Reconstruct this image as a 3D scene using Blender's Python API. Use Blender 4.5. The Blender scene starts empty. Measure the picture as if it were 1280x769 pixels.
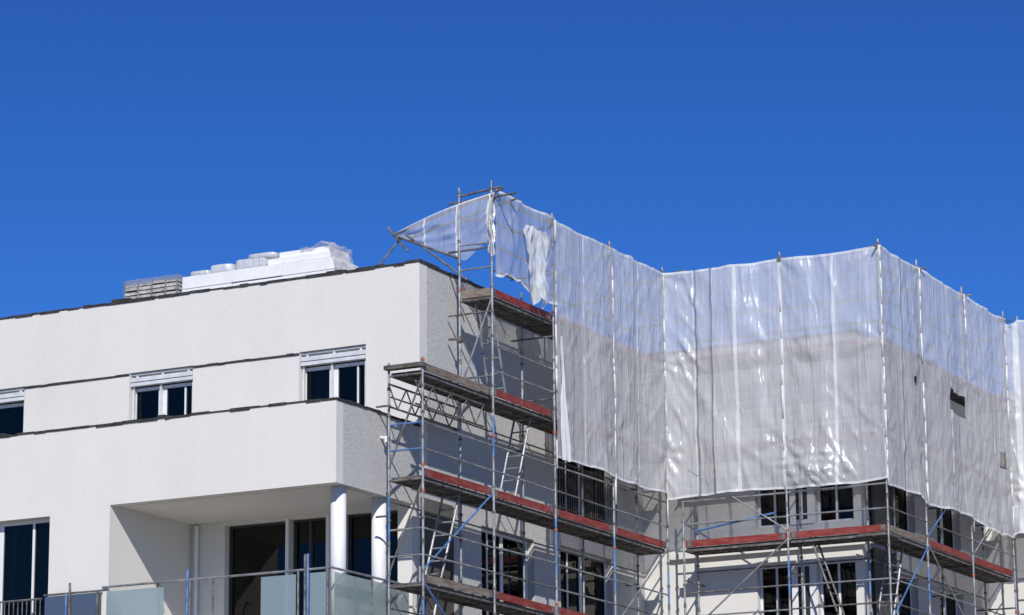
import bpy, math, random
from mathutils import Vector, Matrix, noise
random.seed(7)
scene=bpy.context.scene
GZ=-1.6   # ground level (camera eye at z=0)

# ------------------------------------------------------------------ materials
def new_mat(name):
    m=bpy.data.materials.new(name); m.use_nodes=True
    nt=m.node_tree
    for n in list(nt.nodes): nt.nodes.remove(n)
    out=nt.nodes.new('ShaderNodeOutputMaterial')
    return m,nt,out
def N(nt,t,**kw):
    n=nt.nodes.new(t)
    for k,v in kw.items(): setattr(n,k,v)
    return n
def noise_node(nt,scale,detail=4,vec=None,rough=.55):
    n=N(nt,'ShaderNodeTexNoise'); n.inputs['Scale'].default_value=scale
    n.inputs['Detail'].default_value=detail; n.inputs['Roughness'].default_value=rough
    if vec: nt.links.new(vec,n.inputs['Vector'])
    return n
def ramp(nt,fac,stops):
    r=N(nt,'ShaderNodeValToRGB'); e=r.color_ramp.elements
    while len(e)<len(stops): e.new(.5)
    for i,(p,c) in enumerate(stops):
        e[i].position=p; e[i].color=(*c,1) if len(c)==3 else c
    nt.links.new(fac,r.inputs['Fac']); return r
def mathn(nt,op,a,b=None,c=None):
    n=N(nt,'ShaderNodeMath',operation=op)
    for i,v in enumerate((a,b,c)):
        if v is None: continue
        if isinstance(v,(int,float)): n.inputs[i].default_value=v
        else: nt.links.new(v,n.inputs[i])
    return n.outputs[0]
def pbr(name,c1,c2=None,scale=3,rough=.7,metal=0,bump=0,bscale=60,stretch=(1,1,1),detail=5,spec=.5,lo=.35,hi=.65):
    m,nt,out=new_mat(name)
    b=N(nt,'ShaderNodeBsdfPrincipled'); nt.links.new(b.outputs[0],out.inputs[0])
    b.inputs['Roughness'].default_value=rough; b.inputs['Metallic'].default_value=metal
    b.inputs['Specular IOR Level'].default_value=spec
    tc=N(nt,'ShaderNodeTexCoord'); mp=N(nt,'ShaderNodeMapping'); mp.inputs['Scale'].default_value=stretch
    nt.links.new(tc.outputs['Object'],mp.inputs[0])
    if c2:
        n=noise_node(nt,scale,detail,mp.outputs[0])
        r=ramp(nt,n.outputs['Fac'],[(lo,c1),(hi,c2)])
        nt.links.new(r.outputs[0],b.inputs['Base Color'])
    else: b.inputs['Base Color'].default_value=(*c1,1)
    if bump:
        n2=noise_node(nt,bscale,3,tc.outputs['Object'])
        bp=N(nt,'ShaderNodeBump'); bp.inputs['Strength'].default_value=bump; bp.inputs['Distance'].default_value=.01
        nt.links.new(n2.outputs['Fac'],bp.inputs['Height']); nt.links.new(bp.outputs[0],b.inputs['Normal'])
    return m

def stucco(name,base,grain=.35):
    m,nt,out=new_mat(name)
    b=N(nt,'ShaderNodeBsdfPrincipled'); nt.links.new(b.outputs[0],out.inputs[0])
    b.inputs['Roughness'].default_value=.92; b.inputs['Specular IOR Level'].default_value=.15
    tc=N(nt,'ShaderNodeTexCoord')
    big=noise_node(nt,.35,5,tc.outputs['Object'])
    mp=N(nt,'ShaderNodeMapping'); mp.inputs['Scale'].default_value=(1.5,1.5,.3)
    nt.links.new(tc.outputs['Object'],mp.inputs[0])
    streak=noise_node(nt,1.0,4,mp.outputs[0])
    fine=noise_node(nt,16,4,tc.outputs['Object'],.7)
    r1=ramp(nt,big.outputs['Fac'],[(.3,tuple(c*.955 for c in base)),(.7,base)])
    r2=ramp(nt,streak.outputs['Fac'],[(.3,(.97,.97,.965)),(.6,(1,1,1))])
    r3=ramp(nt,fine.outputs['Fac'],[(.3,(1-.25*grain,)*3),(.7,(1.0,1.0,1.0))])
    m1=N(nt,'ShaderNodeMix',data_type='RGBA',blend_type='MULTIPLY'); m1.inputs[0].default_value=1
    m2=N(nt,'ShaderNodeMix',data_type='RGBA',blend_type='MULTIPLY'); m2.inputs[0].default_value=1
    nt.links.new(r1.outputs[0],m1.inputs[6]); nt.links.new(r2.outputs[0],m1.inputs[7])
    nt.links.new(m1.outputs[2],m2.inputs[6]); nt.links.new(r3.outputs[0],m2.inputs[7])
    nt.links.new(m2.outputs[2],b.inputs['Base Color'])
    g=noise_node(nt,20,4,tc.outputs['Object'],.75)
    bp=N(nt,'ShaderNodeBump'); bp.inputs['Strength'].default_value=grain; bp.inputs['Distance'].default_value=.016
    nt.links.new(g.outputs['Fac'],bp.inputs['Height']); nt.links.new(bp.outputs[0],b.inputs['Normal'])
    return m
M={}
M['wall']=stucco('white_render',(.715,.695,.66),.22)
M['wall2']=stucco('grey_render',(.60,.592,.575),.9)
M['black']=pbr('bitumen_membrane',(.012,.012,.013),(.05,.045,.04),scale=9,rough=.8)
M['frame']=pbr('window_frame_white',(.70,.71,.72),(.76,.76,.76),rough=.4)
M['frameD']=pbr('window_frame_dark',(.03,.033,.04),rough=.4)
M['alu']=pbr('blind_box_aluminium',(.60,.61,.62),(.72,.73,.73),scale=6,rough=.4,metal=.1)
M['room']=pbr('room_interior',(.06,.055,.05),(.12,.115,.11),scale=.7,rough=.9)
M['curtain']=pbr('curtain',(.45,.46,.46),(.6,.6,.6),scale=2,stretch=(12,12,.2),rough=.9)
M['steel']=pbr('galvanised_steel',(.20,.205,.215),(.42,.43,.44),scale=5,rough=.5,metal=.5)
M['steelD']=pbr('weathered_steel',(.08,.075,.07),(.24,.23,.22),scale=7,rough=.6,metal=.4)
M['blue']=pbr('blue_painted_steel',(.04,.13,.34),(.12,.24,.46),scale=5,rough=.5,metal=.1)
M['rust']=pbr('orange_painted_steel',(.45,.10,.03),(.30,.10,.06),scale=5,rough=.5)
M['red']=pbr('red_toe_board',(.20,.022,.018),(.30,.075,.06),scale=3.5,stretch=(1,1,4),rough=.6,lo=.42,hi=.72)
M['wood']=pbr('toe_board_wood',(.13,.10,.08),(.26,.22,.18),scale=3,stretch=(1,1,6),rough=.8)
M['deck']=pbr('scaffold_deck',(.05,.045,.04),(.14,.12,.105),scale=5,rough=.8,metal=.1)
M['roof']=pbr('roof_gravel',(.2,.2,.19),(.32,.31,.3),scale=20,rough=.95)
M['eps']=pbr('white_insulation',(.74,.75,.76),(.80,.80,.80),scale=3,rough=.6,bump=.3,bscale=40)
M['cable']=pbr('rubber_cable',(.02,.02,.02),rough=.6)

def glass_mat(name,tint):
    m,nt,out=new_mat(name)
    gl=N(nt,'ShaderNodeBsdfGlossy'); gl.inputs['Roughness'].default_value=.02; gl.inputs['Color'].default_value=(.75,.72,.66,1)
    t=N(nt,'ShaderNodeBsdfTransparent'); t.inputs['Color'].default_value=(*tint,1)
    fr=N(nt,'ShaderNodeFresnel'); fr.inputs['IOR'].default_value=1.45
    tc=N(nt,'ShaderNodeTexCoord'); nn=noise_node(nt,.8,2,tc.outputs['Object'])
    bp=N(nt,'ShaderNodeBump'); bp.inputs['Strength'].default_value=.05; bp.inputs['Distance'].default_value=.05
    nt.links.new(nn.outputs['Fac'],bp.inputs['Height']); nt.links.new(bp.outputs[0],gl.inputs['Normal'])
    mx=N(nt,'ShaderNodeMixShader'); nt.links.new(fr.outputs[0],mx.inputs[0])
    nt.links.new(t.outputs[0],mx.inputs[1]); nt.links.new(gl.outputs[0],mx.inputs[2]); nt.links.new(mx.outputs[0],out.inputs[0])
    return m
M['glass']=glass_mat('window_glass',(.42,.42,.42))
def sheet_mat(name,col,opac,var,trans=.35,gloss=.06,rough=.35,nscale=1.2,bumps=.5,lines=True,crease=1.0):
    m,nt,out=new_mat(name)
    tc=N(nt,'ShaderNodeTexCoord')
    d=N(nt,'ShaderNodeBsdfDiffuse'); d.inputs['Color'].default_value=(*col,1)
    tl=N(nt,'ShaderNodeBsdfTranslucent'); tl.inputs['Color'].default_value=(*col,1)
    g=N(nt,'ShaderNodeBsdfGlossy'); g.inputs['Roughness'].default_value=rough; g.inputs['Color'].default_value=(.9,.9,.9,1)
    t=N(nt,'ShaderNodeBsdfTransparent')
    if bumps>0:
        hs=[]
        for rot,sc,s,wd in (((.55,.55,0),(1.6,1.6,.30),1.3,.06),((-.7,-.7,.2),(1.7,1.7,.35),1.5,.05),((.05,.05,0),(2.2,2.2,.12),1.1,.07)):
            mp=N(nt,'ShaderNodeMapping'); mp.inputs['Rotation'].default_value=rot; mp.inputs['Scale'].default_value=sc
            nt.links.new(tc.outputs['Object'],mp.inputs[0])
            nn=noise_node(nt,s,2,mp.outputs[0],.45)
            v=mathn(nt,'ABSOLUTE',mathn(nt,'SUBTRACT',nn.outputs['Fac'],.5))
            v=mathn(nt,'SUBTRACT',wd,v); v=mathn(nt,'MAXIMUM',v,0.0); hs.append(v)
        fine=noise_node(nt,16,3,tc.outputs['Object'],.6)
        h=mathn(nt,'ADD',mathn(nt,'ADD',hs[0],hs[1]),hs[2]); h=mathn(nt,'MULTIPLY',h,crease*1.9)
        h=mathn(nt,'MULTIPLY_ADD',fine.outputs['Fac'],.05,h)
        bp=N(nt,'ShaderNodeBump'); bp.inputs['Strength'].default_value=bumps; bp.inputs['Distance'].default_value=.12
        nt.links.new(h,bp.inputs['Height'])
        for s in (d,tl,g): nt.links.new(bp.outputs[0],s.inputs['Normal'])
    m1=N(nt,'ShaderNodeMixShader'); m1.inputs[0].default_value=trans
    nt.links.new(d.outputs[0],m1.inputs[1]); nt.links.new(tl.outputs[0],m1.inputs[2])
    m2=N(nt,'ShaderNodeMixShader'); m2.inputs[0].default_value=gloss
    nt.links.new(m1.outputs[0],m2.inputs[1]); nt.links.new(g.outputs[0],m2.inputs[2])
    on=noise_node(nt,nscale,6,tc.outputs['Object'],.6)
    mr=N(nt,'ShaderNodeMapRange'); mr.inputs['From Min'].default_value=.3; mr.inputs['From Max'].default_value=.7
    mr.inputs['To Min'].default_value=opac-var; mr.inputs['To Max'].default_value=min(.99,opac+var)
    nt.links.new(on.outputs['Fac'],mr.inputs['Value'])
    fac=mr.outputs[0]
    if lines:
        w=N(nt,'ShaderNodeTexWave',wave_type='BANDS',bands_direction='Z',wave_profile='SAW'); w.inputs['Scale'].default_value=1.6; w.inputs['Distortion'].default_value=.25
        w.inputs['Detail'].default_value=1
        nt.links.new(tc.outputs['Object'],w.inputs['Vector'])
        p=mathn(nt,'POWER',w.outputs['Fac'],5.0)
        fac=mathn(nt,'MULTIPLY_ADD',p,.05,fac)
    m3=N(nt,'ShaderNodeMixShader'); nt.links.new(fac,m3.inputs[0])
    nt.links.new(t.outputs[0],m3.inputs[1]); nt.links.new(m2.outputs[0],m3.inputs[2]); nt.links.new(m3.outputs[0],out.inputs[0])
    return m
M['net']=sheet_mat('scaffold_netting_fabric',(.72,.725,.735),.745,.06,trans=.32,gloss=.08,rough=.3,bumps=.65)
M['hem']=sheet_mat('netting_hem',(.80,.81,.82),.90,.04,trans=.2,bumps=.4)
M['netT']=sheet_mat('thin_netting_fabric',(.72,.73,.74),.50,.12,gloss=.1,rough=.3)
M['foil']=sheet_mat('crumpled_plastic_foil',(.82,.83,.84),.90,.06,trans=.25,gloss=.2,rough=.22,bumps=.8,lines=False)
M['frost']=sheet_mat('frosted_glass',(.46,.56,.56),.66,.02,trans=.5,gloss=.12,rough=.08,bumps=0,lines=False)
M['shadeB']=sheet_mat('blue_shade_panel',(.12,.15,.20),.85,.03,trans=.3,gloss=.12,rough=.08,bumps=0,lines=False)  # bluish wall shade put into the colour of a translucent sheet
M['asphalt']=pbr('asphalt',(.04,.04,.042),(.065,.063,.06),scale=4,rough=.9,bump=.4,bscale=90)
M['pave']=pbr('paving_concrete',(.28,.27,.25),(.40,.39,.36),scale=1.5,rough=.9,bump=.3)
M['soil']=pbr('gravel_yard',(.22,.20,.17),(.32,.295,.26),scale=.3,rough=.95,bump=.5,bscale=12)
M['paint']=pbr('road_paint',(.7,.7,.68),(.8,.8,.78),scale=5,rough=.7)
M['grey']=pbr('grey_concrete_slabs',(.30,.295,.29),(.58,.57,.55),scale=8,rough=.7)

# ------------------------------------------------------------------ mesh builder
class MB:
    def __init__(s): s.v=[];s.f=[];s.m=[];s.names=[]
    def mi(s,mat):
        if mat not in s.names: s.names.append(mat)
        return s.names.index(mat)
    def box(s,x0,x1,y0,y1,z0,z1,mat):
        if x0>x1:x0,x1=x1,x0
        if y0>y1:y0,y1=y1,y0
        if z0>z1:z0,z1=z1,z0
        b=len(s.v); s.v+=[(x0,y0,z0),(x1,y0,z0),(x1,y1,z0),(x0,y1,z0),(x0,y0,z1),(x1,y0,z1),(x1,y1,z1),(x0,y1,z1)]
        for f in ((0,3,2,1),(4,5,6,7),(0,1,5,4),(1,2,6,5),(2,3,7,6),(3,0,4,7)):
            s.f.append(tuple(b+i for i in f)); s.m.append(s.mi(mat))
    def obox(s,c,ax,ay,az,mat):
        b=len(s.v); c=Vector(c)
        for sx,sy,sz in ((-1,-1,-1),(1,-1,-1),(1,1,-1),(-1,1,-1),(-1,-1,1),(1,-1,1),(1,1,1),(-1,1,1)):
            s.v.append(tuple(c+sx*Vector(ax)+sy*Vector(ay)+sz*Vector(az)))
        for f in ((0,3,2,1),(4,5,6,7),(0,1,5,4),(1,2,6,5),(2,3,7,6),(3,0,4,7)):
            s.f.append(tuple(b+i for i in f)); s.m.append(s.mi(mat))
    def tube(s,p,q,r,mat,n=8):
        p=Vector(p);q=Vector(q);d=(q-p)
        if d.length<1e-6:return
        d.normalize(); a=d.orthogonal().normalized(); c=d.cross(a); b=len(s.v)
        for e in (p,q):
            for i in range(n):
                t=2*math.pi*i/n; s.v.append(tuple(e+r*(a*math.cos(t)+c*math.sin(t))))
        for i in range(n):
            j=(i+1)%n; s.f.append((b+i,b+j,b+n+j,b+n+i)); s.m.append(s.mi(mat))
        s.f.append(tuple(b+n-1-i for i in range(n))); s.m.append(s.mi(mat))
        s.f.append(tuple(b+n+i for i in range(n))); s.m.append(s.mi(mat))
    def grid(s,pts,nu,nv,matf):
        b=len(s.v); s.v+=pts
        for i in range(nu-1):
            for j in range(nv-1):
                s.f.append((b+i*nv+j,b+(i+1)*nv+j,b+(i+1)*nv+j+1,b+i*nv+j+1)); s.m.append(s.mi(matf(i,j)))
    def make(s,name,parent=None,smooth=False,bevel=0):
        me=bpy.data.meshes.new(name); me.from_pydata(s.v,[],s.f)
        for n in s.names: me.materials.append(M[n])
        me.polygons.foreach_set('material_index',s.m)
        if smooth: me.polygons.foreach_set('use_smooth',[True]*len(s.f))
        me.update(); o=bpy.data.objects.new(name,me); scene.collection.objects.link(o)
        if parent: o.parent=parent
        if bevel:
            bm=o.modifiers.new('bevel','BEVEL'); bm.width=bevel; bm.segments=2; bm.limit_method='ANGLE'
        return o
def empty(name):
    o=bpy.data.objects.new(name,None); scene.collection.objects.link(o); return o

def wall(mb,axis,u0,u1,z0,z1,t0,t1,ops,mat):
    us=sorted(set([u0,u1]+[min(max(v,u0),u1) for o in ops for v in o[:2]]))
    for a,b in zip(us[:-1],us[1:]):
        if b-a<1e-5: continue
        mid=(a+b)/2
        zs=sorted([(o[2],o[3]) for o in ops if o[0]<mid<o[1]])
        z=z0; segs=[]
        for (p,q) in zs:
            if p>z: segs.append((z,p))
            z=q
        if z<z1: segs.append((z,z1))
        for p,q in segs:
            if axis=='y': mb.box(a,b,t0,t1,p,q,mat)
            else: mb.box(t0,t1,a,b,p,q,mat)
def window(mb,axis,u0,u1,z0,z1,t,mull=(),bars=(),fr='frame',fw=.06,rec=.16,curt=0.0,depth=1.6,lay=()):
    def B(a,b,d0,d1,z0_,z1_,mat):
        if axis=='y': mb.box(a,b,t+d0,t+d1,z0_,z1_,mat)
        else: mb.box(t-d1,t-d0,a,b,z0_,z1_,mat)
    e=.003
    B(u0+e,u0+fw,rec,rec+.07,z0+e,z1-e,fr); B(u1-fw,u1-e,rec,rec+.07,z0+e,z1-e,fr)
    B(u0+fw,u1-fw,rec,rec+.07,z0+e,z0+fw,fr); B(u0+fw,u1-fw,rec,rec+.07,z1-fw,z1-e,fr)
    for (c,w) in mull: B(c-w/2,c+w/2,rec-.004,rec+.066,z0+fw,z1-fw,fr)
    for (c,w) in bars: B(u0+fw,u1-fw,rec+.01,rec+.06,c-w/2,c+w/2,fr)
    edges=[u0+fw]+[v for (c,w) in mull for v in (c-w/2,c+w/2)]+[u1-fw]; edges.sort()
    for i in range(0,len(edges)-1,2):
        a,b=edges[i],edges[i+1]
        B(a,a+.018,rec+.012,rec+.034,z0+fw,z1-fw,'frameD'); B(b-.018,b,rec+.012,rec+.034,z0+fw,z1-fw,'frameD')
    B(u0+fw-.01,u1-fw+.01,rec+.035,rec+.041,z0+fw-.01,z1-fw+.01,'glass')
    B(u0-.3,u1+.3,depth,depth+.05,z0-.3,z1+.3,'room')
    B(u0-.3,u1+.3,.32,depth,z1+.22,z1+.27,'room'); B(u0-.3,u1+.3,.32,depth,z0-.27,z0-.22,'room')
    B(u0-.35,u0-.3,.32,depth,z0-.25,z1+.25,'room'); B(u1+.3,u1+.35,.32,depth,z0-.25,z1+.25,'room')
    if curt>0: B(u0+fw,u0+fw+(u1-u0)*curt,.36,.38,z0+.02,z1-.02,'curtain')

# ------------------------------------------------------------------ building
XW=-28.58; YB=47.76; YT=50.90; YC=50.60; RF=14.50
bld=empty('apartment_building')
w=MB(); win=MB()
ops=[]
for x0,x1 in ((-37.5,-35.0),(-45.5,-43.0),(-53,-50.5)):
    for z0 in (6.95,4.05,1.15): ops.append((x0,x1,z0,z0+2.6 if z0>6 else z0+2.2))
wall(w,'y',-60,-33.6,GZ,11.22,YB,YB+.3,ops,'wall')
for o in ops:
    c=(o[0]+o[1])/2
    window(win,'y',*o,YB,mull=((c-.05,.10),(c+.72,.05)),fw=.07,curt=.12 if o[2]>6 else .3,rec=.22)
    if o[2]>6: win.box(c+.05,c+.22,YB+.36,YB+.40,o[2]+.1,o[3]-.1,'curtain')
w.box(-33.6,XW,YB,YB+.25,9.65,11.22,'wall')
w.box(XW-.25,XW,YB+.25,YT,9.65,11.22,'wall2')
w.box(-60,XW-.25,YB+.3,YT,9.653,10.1,'wall')
w.box(-33.9,-33.6,YB+.3,YC,6.9,9.65,'wall')
w.box(-33.6,XW,YB,YC+.3,6.55,6.9,'wall')
ops=[(-32.5,-29.6,1.2,3.4),(-32.5,-29.6,4.1,6.1)]
wall(w,'y',-33.6,XW-.3,GZ,6.55,YB,YB+.3,ops,'wall')
for o in ops: window(win,'y',*o,YB,mull=((-31.05,.08),))
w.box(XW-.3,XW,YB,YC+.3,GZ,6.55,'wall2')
ops=[(-32.83,-31.42,6.95,9.58),(-31.34,-30.5,6.95,9.58),(-30.1,-28.9,6.95,9.58)]
wall(w,'y',-33.6,XW,6.9,9.65,YC,YC+.3,ops,'wall')
window(win,'y',*ops[0],YC,fr='frameD',fw=.05)
window(win,'y',*ops[1],YC,fr='frameD',fw=.05,mull=((-30.95,.05),))
window(win,'y',*ops[2],YC,fr='frameD',fw=.05)
win.box(-31.415,-31.345,YC-.02,YC-.003,6.95,9.6,'frame'); win.box(-30.495,-30.42,YC-.02,YC-.003,6.95,9.6,'frame')
ops=[(-40.6,-38.03,11.0,12.98),(-35.39,-33.84,11.0,12.98),(-31.32,-29.79,11.0,12.98),(-46,-43.6,11.0,12.98),(-52,-50,11,12.98)]
wall(w,'y',-60,XW,10.1,RF,YT,YT+.3,ops,'wall')
for i,o in enumerate(ops):
    u0,u1=o[0],o[1]; L=u1-u0; mc=u0+L*.46
    window(win,'y',u0,u1,11.0,12.68,YT,mull=((mc,.20),(mc+.55,.035)),fw=.07,rec=.17,curt=(.0,.0,.3,.2,0)[i])
    win.box(u0+.02,u1-.02,YT+.02,YT+.15,12.70,12.875,'alu')
    win.box(u0+.02,u1-.02,YT+.012,YT+.018,12.775,12.785,'frameD')
    win.box(u0+.003,u1-.003,YT+.19,YT+.24,12.722,12.977,'frame')
    win.box(u0+.003,u1-.003,YT+.05,YT+.14,12.93,12.965,'alu')
    for k in range(3):
        xx=u0+.15+(L-.3)*k/2; win.box(xx-.025,xx+.025,YT+.06,YT+.09,12.876,12.929,'alu')
    for xx in (u0+.03,mc-.02,u1-.07): win.box(xx,xx+.04,YT+.08,YT+.13,11.0,12.698,'alu')
low=[(53.4,55.7,7.2,9.62),(56.9,59.4,7.2,9.68),(53.4,55.7,3.9,6.3),(56.9,59.4,3.9,6.3)]
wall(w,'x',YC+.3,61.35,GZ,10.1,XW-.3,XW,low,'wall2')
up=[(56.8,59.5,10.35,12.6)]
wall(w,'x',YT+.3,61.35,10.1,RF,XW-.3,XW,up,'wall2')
for o in low+up:
    c=(o[0]+o[1])/2; window(win,'x',*o,XW,mull=((c,.12),(c-.62,.05)),fw=.07,curt=.2)
ff=[(-25.9,-25.1),(-24.5,-23.62)]
ops=[]
for a,b in ff:
    for z0,z1 in ((10.38,12.5),(7.2,9.55),(3.9,6.3)): ops.append((a,b,z0,z1))
wall(w,'y',XW,-23.45,GZ,RF,61.05,61.35,ops,'wall')
for o in ops:
    c=(o[0]+o[1])/2; window(win,'y',*o,61.05,mull=((c,.05),),bars=((o[2]+.75,.05),),fw=.06,curt=.0)
for z0,z1 in ((10.38,12.5),(7.2,9.55)):
    win.box(-25.08,-24.52,61.02,61.046,z0,z1,'frame'); win.box(-24.93,-24.67,61.008,61.018,z0+.1,z1-.1,'frameD'); win.box(-24.83,-24.77,60.998,61.006,z0+.1,z1-.1,'frame')
w.box(-27.9,-23.2,60.93,61.048,9.82,9.95,'wall')
ops=[(62.4,64.4,10.35,12.5),(62.4,64.4,7.2,9.5),(65.8,67.4,10.35,12.5),(65.8,67.4,7.2,9.5)]
wall(w,'x',61.35,75,GZ,RF,-23.75,-23.45,ops,'wall2')
for o in ops: window(win,'x',*o,-23.45,mull=(((o[0]+o[1])/2,.1),),curt=.25)
ops=[(-22,-20.5,10.3,12.5),(-22,-20.5,7.2,9.5),(-18.5,-17,10.3,12.5),(-18.5,-17,7.2,9.5)]
wall(w,'y',-23.45,-14,GZ,RF,69.25,69.55,ops,'wall')
for o in ops: window(win,'y',*o,69.25,mull=(((o[0]+o[1])/2,.1),))
w.box(-14.3,-14,69.55,75,GZ,RF,'wall2'); w.box(-60,-59.7,YB+.3,75,GZ,11.2,'wall2'); w.box(-60,-14.3,75,75.3,GZ,RF,'wall2')
w.make('walls',bld); win.make('windows',bld)
r=MB()
r.box(-59.9,XW-.3,YT+.3,75,14.2,14.44,'roof'); r.box(XW-.3,-23.75,61.35,75,14.2,14.44,'roof'); r.box(-23.75,-14.3,69.55,75,14.2,14.44,'roof')
r.box(-59.9,-33.6,YB+.3,YT,10.1,10.14,'roof')
r.make('flat_roof',bld)
e=MB()
def edge_x(x0,x1,y,z,th=.05,jit=.03,drop=.015):
    x=x0
    while x<x1:
        L=random.uniform(.08,.5); xe=min(x+L,x1)
        e.box(x,xe,y-drop-random.uniform(0,.012),y+.32,z-random.uniform(.0,.04),z+th*.3+random.uniform(0,jit)*(2.4 if random.random()<.15 else 1),'black'); x=xe
def edge_y(y0,y1,x,z,th=.05,jit=.03):
    y=y0
    while y<y1:
        L=random.uniform(.12,.5); ye=min(y+L,y1)
        e.box(x-.32,x+.015+random.uniform(0,.012),y,ye,z-random.uniform(0,.035),z+th*.4+random.uniform(0,jit),'black'); y=ye
edge_x(-60,XW-.33,YT,RF); edge_y(YT-.01,61.0,XW,RF)
edge_x(-60,XW-.33,YB,11.22,.04,.025); edge_y(YB-.01,YT-.01,XW,11.22,.04,.025)
edge_x(XW+.02,-23.8,61.05,RF); edge_y(61.0,69.2,-23.45,RF)
for a,b in ((-43.6,-40.6),(-38.03,-35.39),(-33.84,-31.32)):
    x=a
    while x<b:
        xe=min(b,x+random.uniform(.15,.5)); e.box(x,xe,YT-.018-random.uniform(0,.01),YT-.001,12.925+random.uniform(-.006,.006),12.965+random.uniform(-.008,.006),'black'); x=xe
e.make('bitumen_edging',bld)
d=MB()
for x,y in ((-28.82,48.25),(-28.80,49.72)):
    d.tube((x,y,6.9),(x,y,9.649),.145,'frame',24)
d.make('columns',bld,smooth=False)
for p in bpy.data.objects['columns'].data.polygons:
    if len(p.vertices)==4: p.use_smooth=True
d=MB()
d.tube((-33.45,YC-.08,6.9),(-33.45,YC-.08,9.6),.045,'frame',12)
d.tube((-32.8,YT-.02,11.35),(-32.8,YT-.09,11.35),.015,'steelD'); d.tube((-32.8,YT-.09,11.35),(-32.72,YT-.09,11.52),.015,'steelD')
d.tube((XW,49.4,10.75),(XW+.12,49.4,10.72),.03,'frame'); d.obox((XW+.16,49.4,10.7),(.05,0,0),(0,.05,0),(0,0,.06),'frame')
pts=[(-33.35,49.3,7.0),(-33.4,49.3,7.6),(-33.5,49.25,8.1),(-33.45,49.2,8.3),(-33.3,49.2,8.2)]
for a,b in zip(pts[:-1],pts[1:]): d.tube(a,b,.012,'cable',6)
d.make('pipes_and_brackets',bld)
g=MB()
hz=8.07
for x in (-31.72,-31.2,-29.35,-28.72): 
    g.tube((x,YB-.05,6.7),(x,YB-.05,hz),.022,'steelD')
for x in (-29.12,-29.18): g.tube((x,YB-.09,6.7),(x,YB-.09,8.35),.024,'blue' if x>-29.15 else 'steelD')
g.tube((-31.74,YB-.1,6.7),(-31.74,YB-.1,8.25),.024,'blue')
g.tube((-33.7,YB-.05,hz),(XW-.05,YB-.05,hz),.022,'steel'); g.tube((XW-.05,YB-.05,hz),(XW-.05,YC,hz),.022,'steel')
g.box(-30.15,-29.4,YB-.056,YB-.044,6.98,8.0,'frost'); g.box(-29.1,-28.76,YB-.056,YB-.044,6.98,8.0,'frost')
g.box(-33.6,-32.3,YB-.056,YB-.044,6.98,7.98,'frost')
g.box(XW-.056,XW-.044,YB+.05,YB+1.35,6.98,8.0,'frost'); g.box(XW-.056,XW-.044,YB+1.45,YC-.05,6.98,8.0,'frost')
g.tube((XW-.05,YB+1.4,6.9),(XW-.05,YB+1.4,hz),.022,'steelD')
g.box(-35.02,-33.72,YB-.07,YB-.05,6.2,7.98,'shadeB'); g.tube((-35.05,YB-.06,hz-.06),(-33.7,YB-.06,hz-.06),.02,'steelD')  # shade-coloured sheet stands in for the shaded strip of wall
for x in (-34.5,-34.42,-33.78): g.tube((x,YB-.1,6.2),(x,YB-.1,8.2 if x>-34.45 and x<-34 else 8.0),.022,'blue' if x==-34.5 else 'steelD')
g.tube((-37.6,YB-.06,7.95),(-35.1,YB-.06,7.95),.02,'steelD')
for k in range(24): g.tube((-37.55+k*.105,YB-.06,6.9),(-37.55+k*.105,YB-.06,7.95),.009,'steelD',6)
for z in (10.45,11.42): g.tube((XW+.06,56.75,z),(XW+.06,59.55,z),.018,'steelD')
for k in range(27): g.tube((XW+.06,56.8+k*.105,10.45),(XW+.06,56.8+k*.105,11.42),.01,'steelD',6)
g.make('balcony_railings',bld)

# ------------------------------------------------------------------ scaffolding
XO,XI=-27.53,-28.26
KY=[49.15,51.96,54.62,57.33,60.0]
LV=[14.08,12.06,10.06,8.06,6.06,4.06,2.06]
def pole(mb,x,y,z1,z0=GZ,blues=()):
    z=z0+.25; mb.box(x-.075,x+.075,y-.075,y+.075,z0,z0+.012,'steelD'); mb.tube((x,y,z0),(x,y,z0+.3),.018,'steelD')
    while z<z1-.01:
        ze=min(z+2.0,z1)
        if round(z,1) in blues:
            zm=z+(ze-z)*random.uniform(.35,.6); mb.tube((x,y,z),(x,y,zm),.0245,'blue'); mb.tube((x,y,zm),(x,y,ze),.0245,'steel')
        else: mb.tube((x,y,z),(x,y,ze),.0245,'steel')
        mb.tube((x,y,z-.05),(x,y,z+.05),.031,'steelD')
        for q in (.45,.95,1.45): 
            if z+q<ze: mb.tube((x,y,z+q-.025),(x,y,z+q+.025),.038,'rust' if random.random()<.18 else 'steelD',6)
        z=ze
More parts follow.
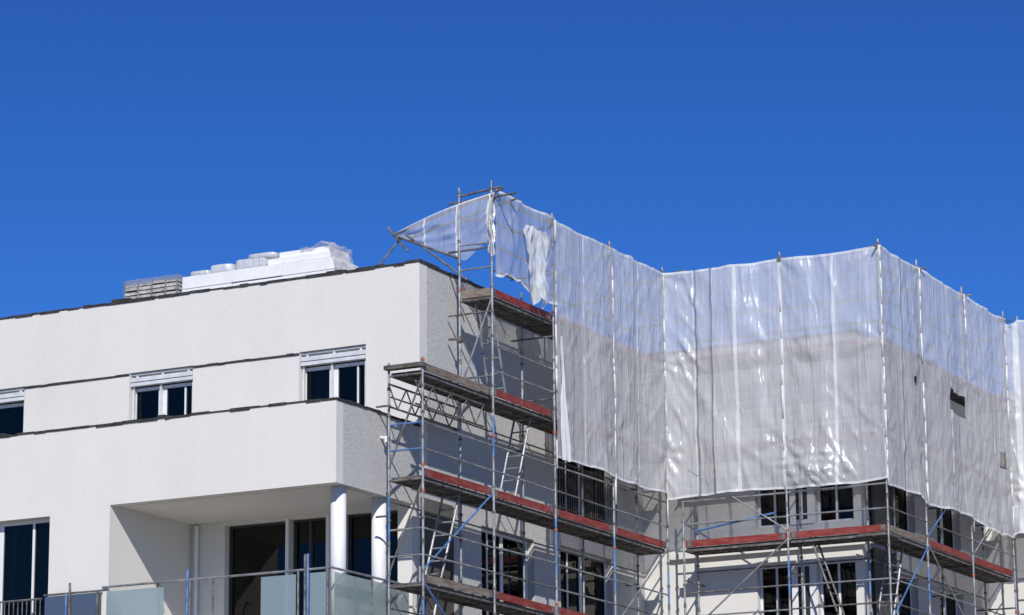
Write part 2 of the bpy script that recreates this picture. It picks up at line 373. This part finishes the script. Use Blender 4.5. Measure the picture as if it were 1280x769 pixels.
def bay(mb,a,b,n,lev,toe='red',rails=(.35,.85),toed=True,inner=True):
    W=.73; zt=lev; zd=lev-.15
    A=Vector((a[0],a[1],0));B=Vector((b[0],b[1],0));I=Vector((n[0],n[1],0)); D=(B-A).normalized(); L=(B-A).length
    for k in (0,1):
        c=(A+B)/2+I*(.06+.155+k*.33)+Vector((0,0,zd-.03))
        mb.obox(c,D*(L/2-.03),I*.15,Vector((0,0,.028)),'deck')
        for s in (-1,1): mb.obox(c+I*s*.14-Vector((0,0,.035)),D*(L/2-.05),I*.012,Vector((0,0,.02)),'steelD')
        q=-L/2+.3
        while q<L/2-.1:
            mb.obox(c+D*q-Vector((0,0,.036)),D*.02,I*.12,Vector((0,0,.012)),'steelD'); q+=.45
    for P in (A,B): mb.tube(P+Vector((0,0,zd-.07)),P+I*W+Vector((0,0,zd-.07)),.022,'steelD')
    if toed:
        tilt=random.uniform(-.012,.012)
        mb.obox((A+B)/2+I*.035+Vector((0,0,zt-.075)),D*(L/2-.04)+Vector((0,0,tilt)),I*.013,Vector((0,0,.072)),toe)
        for s in (-1,1): mb.obox((A+B)/2+I*.019+D*s*(L/2-.13)+Vector((0,0,zt-.075+tilt*s)),D*.05,I*.002,Vector((0,0,.06)),'steelD')
    for h in rails: mb.tube(A+Vector((0,0,zd+.15+h)),B+Vector((0,0,zd+.15+h+random.uniform(-.02,.02))),.019,'steel' if random.random()<.6 else 'steelD')
def ladder(mb,p,q,side,wid=.36,mat='steel'):
    p=Vector(p);q=Vector(q);s=Vector(side)*wid/2
    mb.tube(p-s,q-s,.024,mat);mb.tube(p+s,q+s,.024,mat)
    n=int((q-p).length/.27)
    for i in range(1,n): c=p.lerp(q,i/n); mb.tube(c-s,c+s,.016,mat,6)

sc=empty('scaffolding'); P=MB(); D=MB(); T=MB()
tops=[12.15,16.25,16.2,16.2,16.2]
bl=[round(GZ+.25+2*i,1) for i in range(9)]
for k,y in enumerate(KY):
    pole(P,XO,y,tops[k],blues=[bl[i] for i in ((4,),(6,),(4,5),(5,),(4,5))[k]])
    pole(P,XI,y,tops[k]-.05 if k<2 else 14.6,blues=[bl[i] for i in ((5,),(),(4,),(),())[k]])
for k in range(4):
    for li,lv in enumerate(LV):
        if k==0 and li==0: continue
        toe='red'
        if k==0 and li in (1,3): toe='wood'
        rails=(.35,.85)
        if k==0 and li==1: rails=()
        if k==1 and li==0: rails=(.35,.85,1.35,1.85)
        bay(D,(XO,KY[k]),(XO,KY[k+1]),(-1,0),lv,toe,rails)
for lv in LV[1:]:
    if lv<12:
        for h in (.5,1.0): D.tube((XI,KY[0],lv-.15+h),(XO,KY[0],lv-.15+h),.019,'blue' if (lv>10 or lv<7) else 'steel')
for h in (.5,1.0,1.5): D.tube((XI,KY[1],14.0+h),(XO,KY[1],14.0+h),.019,'steel')
D.obox((-27.9,KY[1]+.03,14.0),(.34,0,0),(0,.013,0),(0,0,.08),'wood')
D.obox((-27.9,KY[0]-.02,12.0),(.42,0,0),(0,.08,0),(0,0,.04),'deck')
T.tube((XO-.03,KY[0],8.1),(XO-.03,KY[1],9.95),.02,'blue'); T.tube((XO-.03,KY[1],6.1),(XO-.03,KY[0],7.95),.02,'blue')
T.tube((XI,KY[1],12.1),(XO,KY[1],13.9),.02,'steel'); T.tube((XI,KY[0],10.1),(XO,KY[0],11.8),.02,'steelD')
T.tube((XO+.03,KY[3],8.0),(XO+.03,KY[4],9.95),.02,'steel'); T.tube((XO+.03,KY[2],6.1),(XO+.03,KY[3],8.0),.02,'blue')
T.tube((XI,KY[0],8.1),(XO,KY[0],9.8),.02,'steelD')
for x in (XI+.05,XO-.1):
    z0,z1=11.25,11.68; y0,y1=KY[0]-.1,KY[0]+2.6
    T.tube((x,y0,z0),(x,y1,z0),.022,'steelD');T.tube((x,y0,z1),(x,y1,z1),.022,'steelD')
    n=8
    for i in range(n):
        a=y0+(y1-y0)*i/n; b=y0+(y1-y0)*(i+1)/n
        T.tube((x,a,z0 if i%2 else z1),(x,b,z1 if i%2 else z0),.015,'steelD',6)
for (x,y,z,dx,dy) in ((XO,KY[1],15.9,.55,0),(XO,KY[2],16.0,.0,.3),(XI,KY[1],13.1,-.25,0),(XO,KY[4],15.95,.2,0)):
    T.tube((x-dx*.3,y-dy,z),(x+dx,y+dy,z+.03),.024,'steelD')
    T.obox((x,y,z),(.05,0,0),(0,.05,0),(0,0,.06),'steelD')
for k in range(1,5):
    for z in (15.9,14.9,13.6,12.3):
        T.tube((XO,KY[k],z),(XI-.25,KY[k],z),.02,'steelD'); 
for k in range(0,5):
    for z in (11.3,9.2,7.3): T.tube((XI,KY[k]+.06,z),(XW+.01,KY[k]+.06,z),.02,'steelD')
for k in range(4):
    for lv in LV[1:]:
        T.tube((XI,KY[k],lv-.6),(XI,KY[k+1],lv-.6),.017,'steelD')
ladder(T,(-27.95,53.25,9.95),(-27.95,54.1,12.05),(1,0,0)); ladder(T,(-27.95,50.2,7.95),(-27.95,51.1,10.05),(1,0,0))
ladder(T,(-27.95,53.0,11.95),(-27.95,52.35,14.0),(1,0,0)); ladder(T,(-27.95,49.5,5.9),(-27.95,50.2,8.0),(1,0,0))
Y1=KY[1]
A=Vector((-29.78,Y1,15.42)); C=Vector((-27.25,Y1,16.0))
T.tube(A,C+Vector((0,0,.06)),.025,'steelD'); T.tube(A+Vector((.1,.5,.05)),C+Vector((0,.6,.0)),.022,'steelD')
T.tube(A+Vector((-.12,0,.18)),A+Vector((.35,.0,-.38)),.024,'steelD')
T.tube((-30.25,Y1+.1,14.78),(-29.6,Y1+.05,15.38),.024,'steel')
T.tube(A,(-28.26,Y1,14.75),.024,'steelD'); T.tube(A+Vector((.3,0,-.02)),(-28.1,Y1+.02,14.3),.022,'steelD')
T.tube((-28.3,Y1,16.02),(-27.3,Y1,16.1),.025,'steelD')
P.make('poles',sc,smooth=False); D.make('decks_and_rails',sc); T.make('braces_and_ladders',sc)

sc2=bpy.data.objects.new('scaffolding.001',None); scene.collection.objects.link(sc2)
P=MB();D=MB();T=MB()
FX=[-27.15,-24.72,-22.45]; SY=[60.0,62.35,65.3,68.2]; XR=-22.45
for i,x in enumerate(FX):
    pole(P,x,60.0,16.2 if i else 11.4,blues=[bl[4+(i%2)]]); pole(P,x if i<2 else x-.73,60.73,14.6,blues=[bl[5]] if i==2 else [])
for i,y in enumerate(SY[1:]): pole(P,XR,y,16.25,blues=[bl[5-(i%2)]] if i<2 else []); pole(P,XR-.73,y,14.6)
for i in range(2):
    for li,lv in enumerate(LV): bay(D,(FX[i],60.0),(FX[i+1],60.0),(0,1),lv)
for i in range(3):
    for li,lv in enumerate(LV): bay(D,(XR,SY[i]),(XR,SY[i+1]),(-1,0),lv,'red' if i!=0 else 'wood')
for i in range(3):
    pole(P,XR+.35+i*2.5,68.2,16.1); pole(P,XR+.35+i*2.5,68.93,14.6)
for i in range(2):
    for lv in LV: bay(D,(XR+.35+i*2.5,68.2),(XR+.35+(i+1)*2.5,68.2),(0,1),lv)
T.tube((-27.1,59.97,8.0),(-24.72,59.97,9.9),.02,'steel'); T.tube((-24.72,59.97,10.1),(-27.0,59.97,11.6),.016,'steel')
T.tube((XR+.03,60,8.05),(XR+.03,62.35,9.9),.018,'blue')
T.tube((XR+.03,65.3,8.05),(XR+.03,62.35,9.9),.018,'steel'); T.tube((XR+.03,65.3,10.1),(XR+.03,68.2,11.9),.018,'steel')
T.tube((XR+.02,62.35,10.1),(XR+.02,64.6,11.5),.018,'blue')
T.tube((-26.9,60.03,10.25),(-25.0,60.03,10.5),.024,'blue')
for x in FX:
    for z in (11.2,9.2,7.4,13.2,15.6): T.tube((x,60,z),(x,61.04,z),.02,'steelD')
for y in SY[1:]:
    for z in (11.2,9.2,7.4,13.2,15.6): T.tube((XR,y,z),(-23.46,y,z),.02,'steelD')
for i in range(3):
    for lv in LV[1:]: T.tube((XR-.73,SY[i],lv-.6),(XR-.73,SY[i+1],lv-.6),.017,'steelD')
for lv in LV[1:]: T.tube((-27.2,60.73,lv-.6),(-23.2,60.73,lv-.6),.017,'steelD')
for (x,y,dx,dy) in ((XR,60,.0,.25),(XR,62.35,.2,.1),(XR,65.3,.2,.1),(XR,68.2,.15,.2),(-24.72,60,.15,0),(-27.15,60,.2,0)):
    T.tube((x-dx,y-dy,16.0),(x+dx,y+dy,16.06),.022,'steelD'); T.obox((x,y,16.02),(.05,0,0),(0,.05,0),(0,0,.05),'steelD')
ladder(T,(-23.0,61.0,8.0),(-23.0,61.9,10.0),(1,0,0)); ladder(T,(-23.6,60.35,7.95),(-24.3,60.35,10.0),(0,1,0),mat='steelD')
P.make('poles',sc2); D.make('decks_and_rails',sc2); T.make('braces_and_ladders',sc2)

# ------------------------------------------------------------------ netting
def nz(x,y,s): return noise.noise(Vector((x,y,s)))
def netting(name,axis,fixed,u0,u1,ztop,zbot,poles,seams=(),seed=0,mat='net',amp=1.0,step=.05,holes=(),extra=None):
    mb=MB(); us=[]; u=u0
    while u<u1: us.append(u); u+=step
    us.append(u1)
    for s,wd in seams: us+= [s-wd/2,s+wd/2]
    us=sorted(set(us)); nv=max(int((ztop(u0)-zbot(u0))/step)+1,20)
    pts=[];
    for u in us:
        zt,zb=ztop(u),zbot(u)
        pl=[p for p in poles if p<=u]; pr=[p for p in poles if p>u]
        a=pl[-1] if pl else u0; b=pr[0] if pr else u1
        t=(u-a)/max(b-a,1e-3); t=min(max(t,0),1); bag=math.sin(math.pi*t)**.7
        for j in range(nv):
            v=j/(nv-1); z=zt+(zb-zt)*v
            f=nz(u*1.3,z*.12,seed)*.10+nz(u*3.2+z*.3,z*.15,seed+3)*.02
            f+=nz((u+z*.7)*1.2,(u-z)*.25,seed+7)*.02+nz((u-z*.8)*1.4,(u+z)*.3,seed+9)*.015
            rd=1-abs(nz((u+z*.55)*1.6,(z-u)*.3,seed+12))*2; f+=max(0,rd-.65)*.06
            rd=1-abs(nz((u-z*.75)*1.9,(z+u)*.3,seed+14))*2; f+=max(0,rd-.72)*.06
            for (cu,sg) in ((a,1),(b,-1)):
                for zc in (16.0,14.0,12.0):
                    du_=(u-cu)*sg+.02; dz_=z-zc; rr=math.hypot(du_,dz_)
                    if rr<1.3:
                        an=math.atan2(dz_,du_); f+=.024*math.sin(an*8+cu*3+zc)*(1-rr/1.3)*min(1,rr/.15)
            pin=.45+.55*bag
            low=1+1.0*max(0,v-.8)*5*.6
            d=.05+f*amp*pin*low+.03*bag
            du=nz(u*.8,z*1.1,seed+20)*.02*bag
            if extra: d+=extra(u,z,v)
            d=max(d,.04+.006*nz(u*5,z*5,3))
            if axis=='x': pts.append((fixed+d,u+du,z))
            else: pts.append((u+du,fixed-d,z))
    def mf(i,j):
        c=(us[i]+us[i+1])/2
        for s,wd in seams:
            if abs(c-s)<wd/2: return 'hem'
        if j==0 or j>=nv-2: return 'hem'
        return mat
    mb.grid(pts,len(us),nv,mf)
    if holes:
        keep=[];km=[]
        for f,m_ in zip(mb.f,mb.m):
            cx=sum(mb.v[i][1 if axis=='x' else 0] for i in f)/4; cz=sum(mb.v[i][2] for i in f)/4
            if any(h[0]<cx<h[1] and h[2]+(cx-h[0])*h[4]<cz<h[3]+(cx-h[0])*h[4] for h in holes): continue
            keep.append(f);km.append(m_)
        mb.f=keep;mb.m=km
    return mb.make(name,None,smooth=True)
def sag(base,poles,dep,seed):
    def f(u):
        pl=[p for p in poles if p<=u]; pr=[p for p in poles if p>u]
        if not pl or not pr: return base
        t=(u-pl[-1])/(pr[0]-pl[-1]); return base-dep*4*t*(1-t)+nz(u*2.3,0,seed)*.03*math.sin(math.pi*t)
    return f
netting('scaffold_netting','x',XO,KY[2]+.02,KY[4]+.0,sag(16.05,KY,.03,1),
        lambda u:11.08+.03*math.sin((u-54.6)*1.3)+nz(u*1.5,0,5)*.03,KY,
        seams=((55.95,.05),(58.55,.05)),seed=2)
mb=MB(); pts=[];nu,nv=10,90
for i in range(nu):
    for j in range(nv):
        v=j/(nv-1); z=13.6-2.55*v; wd=.02+.48*v
        yy=KY[2]+.10+wd*i/(nu-1)*.7+nz(z*2,i*.2,4)*.03
        pts.append((XO+.12+.03*math.sin(i*1.1+z*2),yy,z))
mb.grid(pts,nu,nv,lambda i,j:'hem'); mb.make('scaffold_netting.001',None,smooth=True)
netting('scaffold_netting.002','x',XO,KY[1]+.02,KY[2]-.02,sag(16.1,KY,.03,6),
        lambda u:14.30+.12*math.sin((u-52)*2.2)+nz(u*3,0,15)*.10,KY,seams=(),seed=31,mat='netT',amp=1.4)
def crumple(name,c,w_,h,thin,seed,mat='foil',lean=0):
    mb=MB(); pts=[];nu,nv=40,60
    for i in range(nu):
        for j in range(nv):
            s=i/(nu-1);v=j/(nv-1)
            ww=w_*(.55+.45*math.sin(math.pi*min(1,.2+v*.75))+.25*nz(v*4,0,seed))
            y=c[1]+(s-.5)*ww+lean*v+nz(v*3,s,seed+1)*.1
            x=c[0]+thin*(nz(s*7,v*2,seed+2)+.6*nz(s*12,v*6,seed+3)+.4*math.sin(s*9+v*3))
            z=c[2]-h*v*(1-.12*nz(s*3,0,seed+6))+nz(s*5,v*5,seed+4)*.05
            pts.append((x,y,z))
    mb.grid(pts,nu,nv,lambda i,j:mat); return mb.make(name,None,smooth=True)
crumple('plastic_sheeting',(-27.40,53.6,15.62),1.0,1.5,.09,3,lean=.15)
crumple('plastic_sheeting.001',(-27.55,51.98,15.95),.20,1.2,.07,13)
mb=MB(); pts=[];nu,nv=60,40
for i in range(nu):
    s=i/(nu-1)
    top=Vector((-29.76+2.32*s,Y1-.03,15.44+.56*s+.07*math.sin(math.pi*s)))
    # lower edge follows the diagonal brace, then climbs to the corner pole
    q=min(1,s/.72); up_=max(0,(s-.72)/.28)
    bot=Vector((-29.76+1.62*q+.62*up_,Y1+.02,15.40-.72*q+.45*up_+.03*nz(s*9,0,5)))
    for j in range(nv):
        v=j/(nv-1); p=top.lerp(bot,v)
        k=math.sin(math.pi*v)
        p+=Vector((0,-.05*k*nz(s*5,v*2,2)-.08*k*s+.07*nz(s*8+v*6,v*3,8)*k,.03*nz(s*6,v*5,5)*k))
        pts.append(tuple(p))
mb.grid(pts,nu,nv,lambda i,j:'hem' if j==0 or i%19==18 else 'netT'); mb.make('scaffold_netting.003',None,smooth=True)
def bump_low(u,z,v):
    g=math.exp(-((u+24.0)/.7)**2-((z-11.35)/.5)**2)
    return g*(.20*abs(nz(u*5,z*5,77))+.08)+.10*max(0,1-abs((u+26.9)+(14.8-z)*.15)/.5)*max(0,nz(u*6+z*3,z*1.5,70))
netting('scaffold_netting.004','y',60.0,-27.47,XR+.05,sag(16.05,[-27.5]+FX[1:],.04,3),
        lambda u:10.98+.03*math.sin((u+27)*1.5)+nz(u*1.5,0,25)*.04,[-27.5]+FX[1:],
        seams=((-26.75,.06),(-26.3,.04),(-25.75,.08),(-24.72,.08),(-23.5,.07)),seed=5,amp=1.35,extra=bump_low)
netting('scaffold_netting.005','x',XR,59.97,68.2,sag(16.08,SY,.08,9),
        lambda u:10.85+.05*math.sin((u-60)*1.7)+nz(u*1.5,0,35)*.05-.02*max(0,u-64),SY,
        seams=((61.0,.04),(63.9,.05),(66.9,.05)),seed=8,
        holes=((63.8,64.95,13.12,13.62,-.02),(67.3,67.8,12.35,12.75,.1),(61.6,61.8,13.3,13.5,0)))
netting('scaffold_netting.006','y',68.2,XR,XR+5.2,sag(16.0,[XR,XR+.35,XR+2.85,XR+5.35],.1,9),
        lambda u:10.9+nz(u*3,0,45)*.08,[XR,XR+.35,XR+2.85,XR+5.35],seams=((XR+.3,.15),),seed=18,amp=1.5)
mb=MB()
for (x,y) in ((-24.72,59.94),(XR+.06,62.35),(XR+.06,65.3),(XR+.06,68.1),(XO+.06,KY[3]),(XO+.06,KY[2]),(XR+.05,59.95),(XO+.05,59.93)):
    z=16.05; p=Vector((x,y,z))
    while z>11.0:
        z2=z-random.uniform(.15,.7); q=Vector((x+random.uniform(-.012,.012),y+random.uniform(-.015,.015),z2))
        if random.random()<.75: mb.tube(p,q,random.uniform(.016,.026),'hem',7)
        p=q; z=z2
mb.make('netting_lacing',None,smooth=True)

# ------------------------------------------------------------------ roof material
ins=empty('insulation_board_stack'); mb=MB()
for k in range(3):
    for j in range(3):
        a=random.uniform(-.01,.01); x0=-35.08+j*1.24
        mb.box(x0+a,x0+1.225+a,52.3+random.uniform(-.02,.02),53.3,14.46+k*.27,14.46+k*.27+.255,'eps')
mb.box(-33.0,-31.5,52.36,53.2,15.275,15.40,'eps'); mb.box(-32.75,-31.55,52.42,53.2,15.408,15.53,'eps')
mb.box(-35.0,-31.4,52.35,53.25,14.445,14.458,'wood')
mb.make('boards',ins,bevel=.01)
def pillow(mb,c,sx,sy,sz,seed,mat='foil'):
    pts=[];nu,nv=28,18
    for i in range(nu):
        for j in range(nv):
            th=2*math.pi*i/(nu-1); ph=math.pi*j/(nv-1)-math.pi/2
            ex=lambda t:math.copysign(abs(t)**.35,t)
            x=ex(math.cos(th))*ex(math.cos(ph));y=ex(math.sin(th))*ex(math.cos(ph));z=ex(math.sin(ph))
            k=1+.05*nz(x*2.2+seed,y*2.2+z*2,seed)
            pts.append((c[0]+sx*x*k,c[1]+sy*y*k,c[2]+sz*z*k))
    mb.grid(pts,nu,nv,lambda i,j:mat)
mb=MB()
for i,(x,z,sx,sz) in enumerate(((-34.72,15.33,.25,.06),(-34.2,15.37,.28,.10),(-33.45,15.39,.42,.12),(-33.2,15.52,.35,.06))):
    pillow(mb,(x,52.75,z),sx,.38,sz,i*3.1,'foil')
mb.make('foil_wrapped_rolls',ins,smooth=True)
mb=MB()
pts=[];nu,nv=30,24
for i in range(nu):
    for j in range(nv):
        s=i/(nu-1);v=j/(nv-1); pts.append((-32.2+.75*s+.03*nz(s*9,v*6,2),52.34+.5*v,15.53+.17*max(0,1-abs(s-.65)/.25)*(.5+.5*v)+.04*abs(nz(s*9,v*5,4))))
mb.grid(pts,nu,nv,lambda i,j:'netT')
pts=[];nu,nv=16,30
for i in range(nu):
    for j in range(nv):
        s=i/(nu-1);v=j/(nv-1); pts.append((-31.46+.20*v*v+.04*nz(s*5,v*6,2),52.28+.9*s,15.58-.60*v+.04*nz(s*7,v*5,4)))
mb.grid(pts,nu,nv,lambda i,j:'netT')
mb.make('loose_foil',ins,smooth=True)
pl=empty('wrapped_paving_stack'); mb=MB()
for k in range(8):
    for j in range(4):
        x0=-36.58+j*.345+random.uniform(-.015,.015)
        mb.box(x0,x0+.325,52.35+random.uniform(-.03,.03),53.1,14.58+k*.092,14.58+k*.092+.06,'grey')
for x in (-36.5,-35.9,-35.3): mb.box(x,x+.1,52.33,53.1,14.445,14.575,'wood')
for x in (-36.55,-36.2,-35.85,-35.5,-35.22): mb.box(x,x+.02,52.29,52.31,14.6,15.33,'steel')
mb.make('slabs',pl)
mb=MB(); pts=[];nu,nv=50,16
for i in range(nu):
    for j in range(nv):
        s=i/(nu-1);v=j/(nv-1); 
        pts.append((-36.62+1.46*s,52.26+.7*v,15.34+.03*nz(s*8,v*5,7)))
mb.grid(pts,nu,nv,lambda i,j:'netT'); mb.make('foil',pl,smooth=True)

# ------------------------------------------------------------------ ground
g=MB(); g.box(-1500,1500,-1500,1500,GZ-.05,GZ-.0,'soil'); g.make('ground')
g=MB(); g.box(-300,300,6,14,GZ+.0,GZ+.004,'asphalt'); g.make('road')
g=MB()
for i in range(-40,40): g.box(i*6,i*6+3,9.94,10.06,GZ+.004,GZ+.008,'paint')
g.make('road_markings')
g=MB(); g.box(-300,300,3,5.85,GZ,GZ+.12,'pave'); g.box(-300,300,14.15,17,GZ,GZ+.12,'pave'); g.make('pavement')
g=MB(); g.box(-300,300,5.852,5.998,GZ,GZ+.13,'pave'); g.box(-300,300,14.002,14.148,GZ,GZ+.13,'pave'); g.make('kerb')

# ------------------------------------------------------------------ light
S=Vector((.44,-.70,.60)).normalized()
el=math.asin(S.z); rot=math.atan2(S.x,S.y)
world=bpy.data.worlds.new("World"); scene.world=world; world.use_nodes=True
nt=world.node_tree
for n in list(nt.nodes): nt.nodes.remove(n)
o=nt.nodes.new('ShaderNodeOutputWorld'); b=nt.nodes.new('ShaderNodeBackground')
sk=nt.nodes.new('ShaderNodeTexSky'); sk.sky_type='NISHITA'; sk.sun_disc=False
sk.sun_elevation=el; sk.sun_rotation=rot; sk.air_density=1.0; sk.dust_density=0.0; sk.ozone_density=4.0; sk.altitude=1500
gm=nt.nodes.new('ShaderNodeGamma'); gm.inputs[1].default_value=1.4
mu=N(nt,'ShaderNodeMix',data_type='RGBA',blend_type='MULTIPLY'); mu.inputs[0].default_value=1; mu.inputs[7].default_value=(.15,.295,.475,1)
nt.links.new(sk.outputs[0],gm.inputs[0]); nt.links.new(gm.outputs[0],mu.inputs[6]); nt.links.new(mu.outputs[2],b.inputs[0]); b.inputs[1].default_value=.1
nt.links.new(b.outputs[0],o.inputs[0])
sl=bpy.data.lights.new('sun','SUN'); sl.energy=4.4; sl.angle=math.radians(.5); sl.color=(1,.965,.91)
so=bpy.data.objects.new('sun',sl); scene.collection.objects.link(so); so.rotation_euler=(-S).to_track_quat('-Z','Y').to_euler(); so.location=S*100

# ------------------------------------------------------------------ camera
R=Vector((.8857,.4642,-.0091)).normalized(); F=Vector((-.4503,.8637,.2263)); F=(F-R*F.dot(R)).normalized(); U=R.cross(F)
cam=bpy.data.cameras.new('camera'); co=bpy.data.objects.new('camera',cam); scene.collection.objects.link(co)
mt=Matrix((( R.x,U.x,-F.x,0),(R.y,U.y,-F.y,0),(R.z,U.z,-F.z,0),(0,0,0,1)))
co.matrix_world=mt; cam.sensor_width=36; cam.lens=3833/1280*36; cam.clip_end=6000; cam.clip_start=.5
scene.camera=co
scene.view_settings.view_transform='Standard'; scene.view_settings.look='None'; scene.view_settings.exposure=0
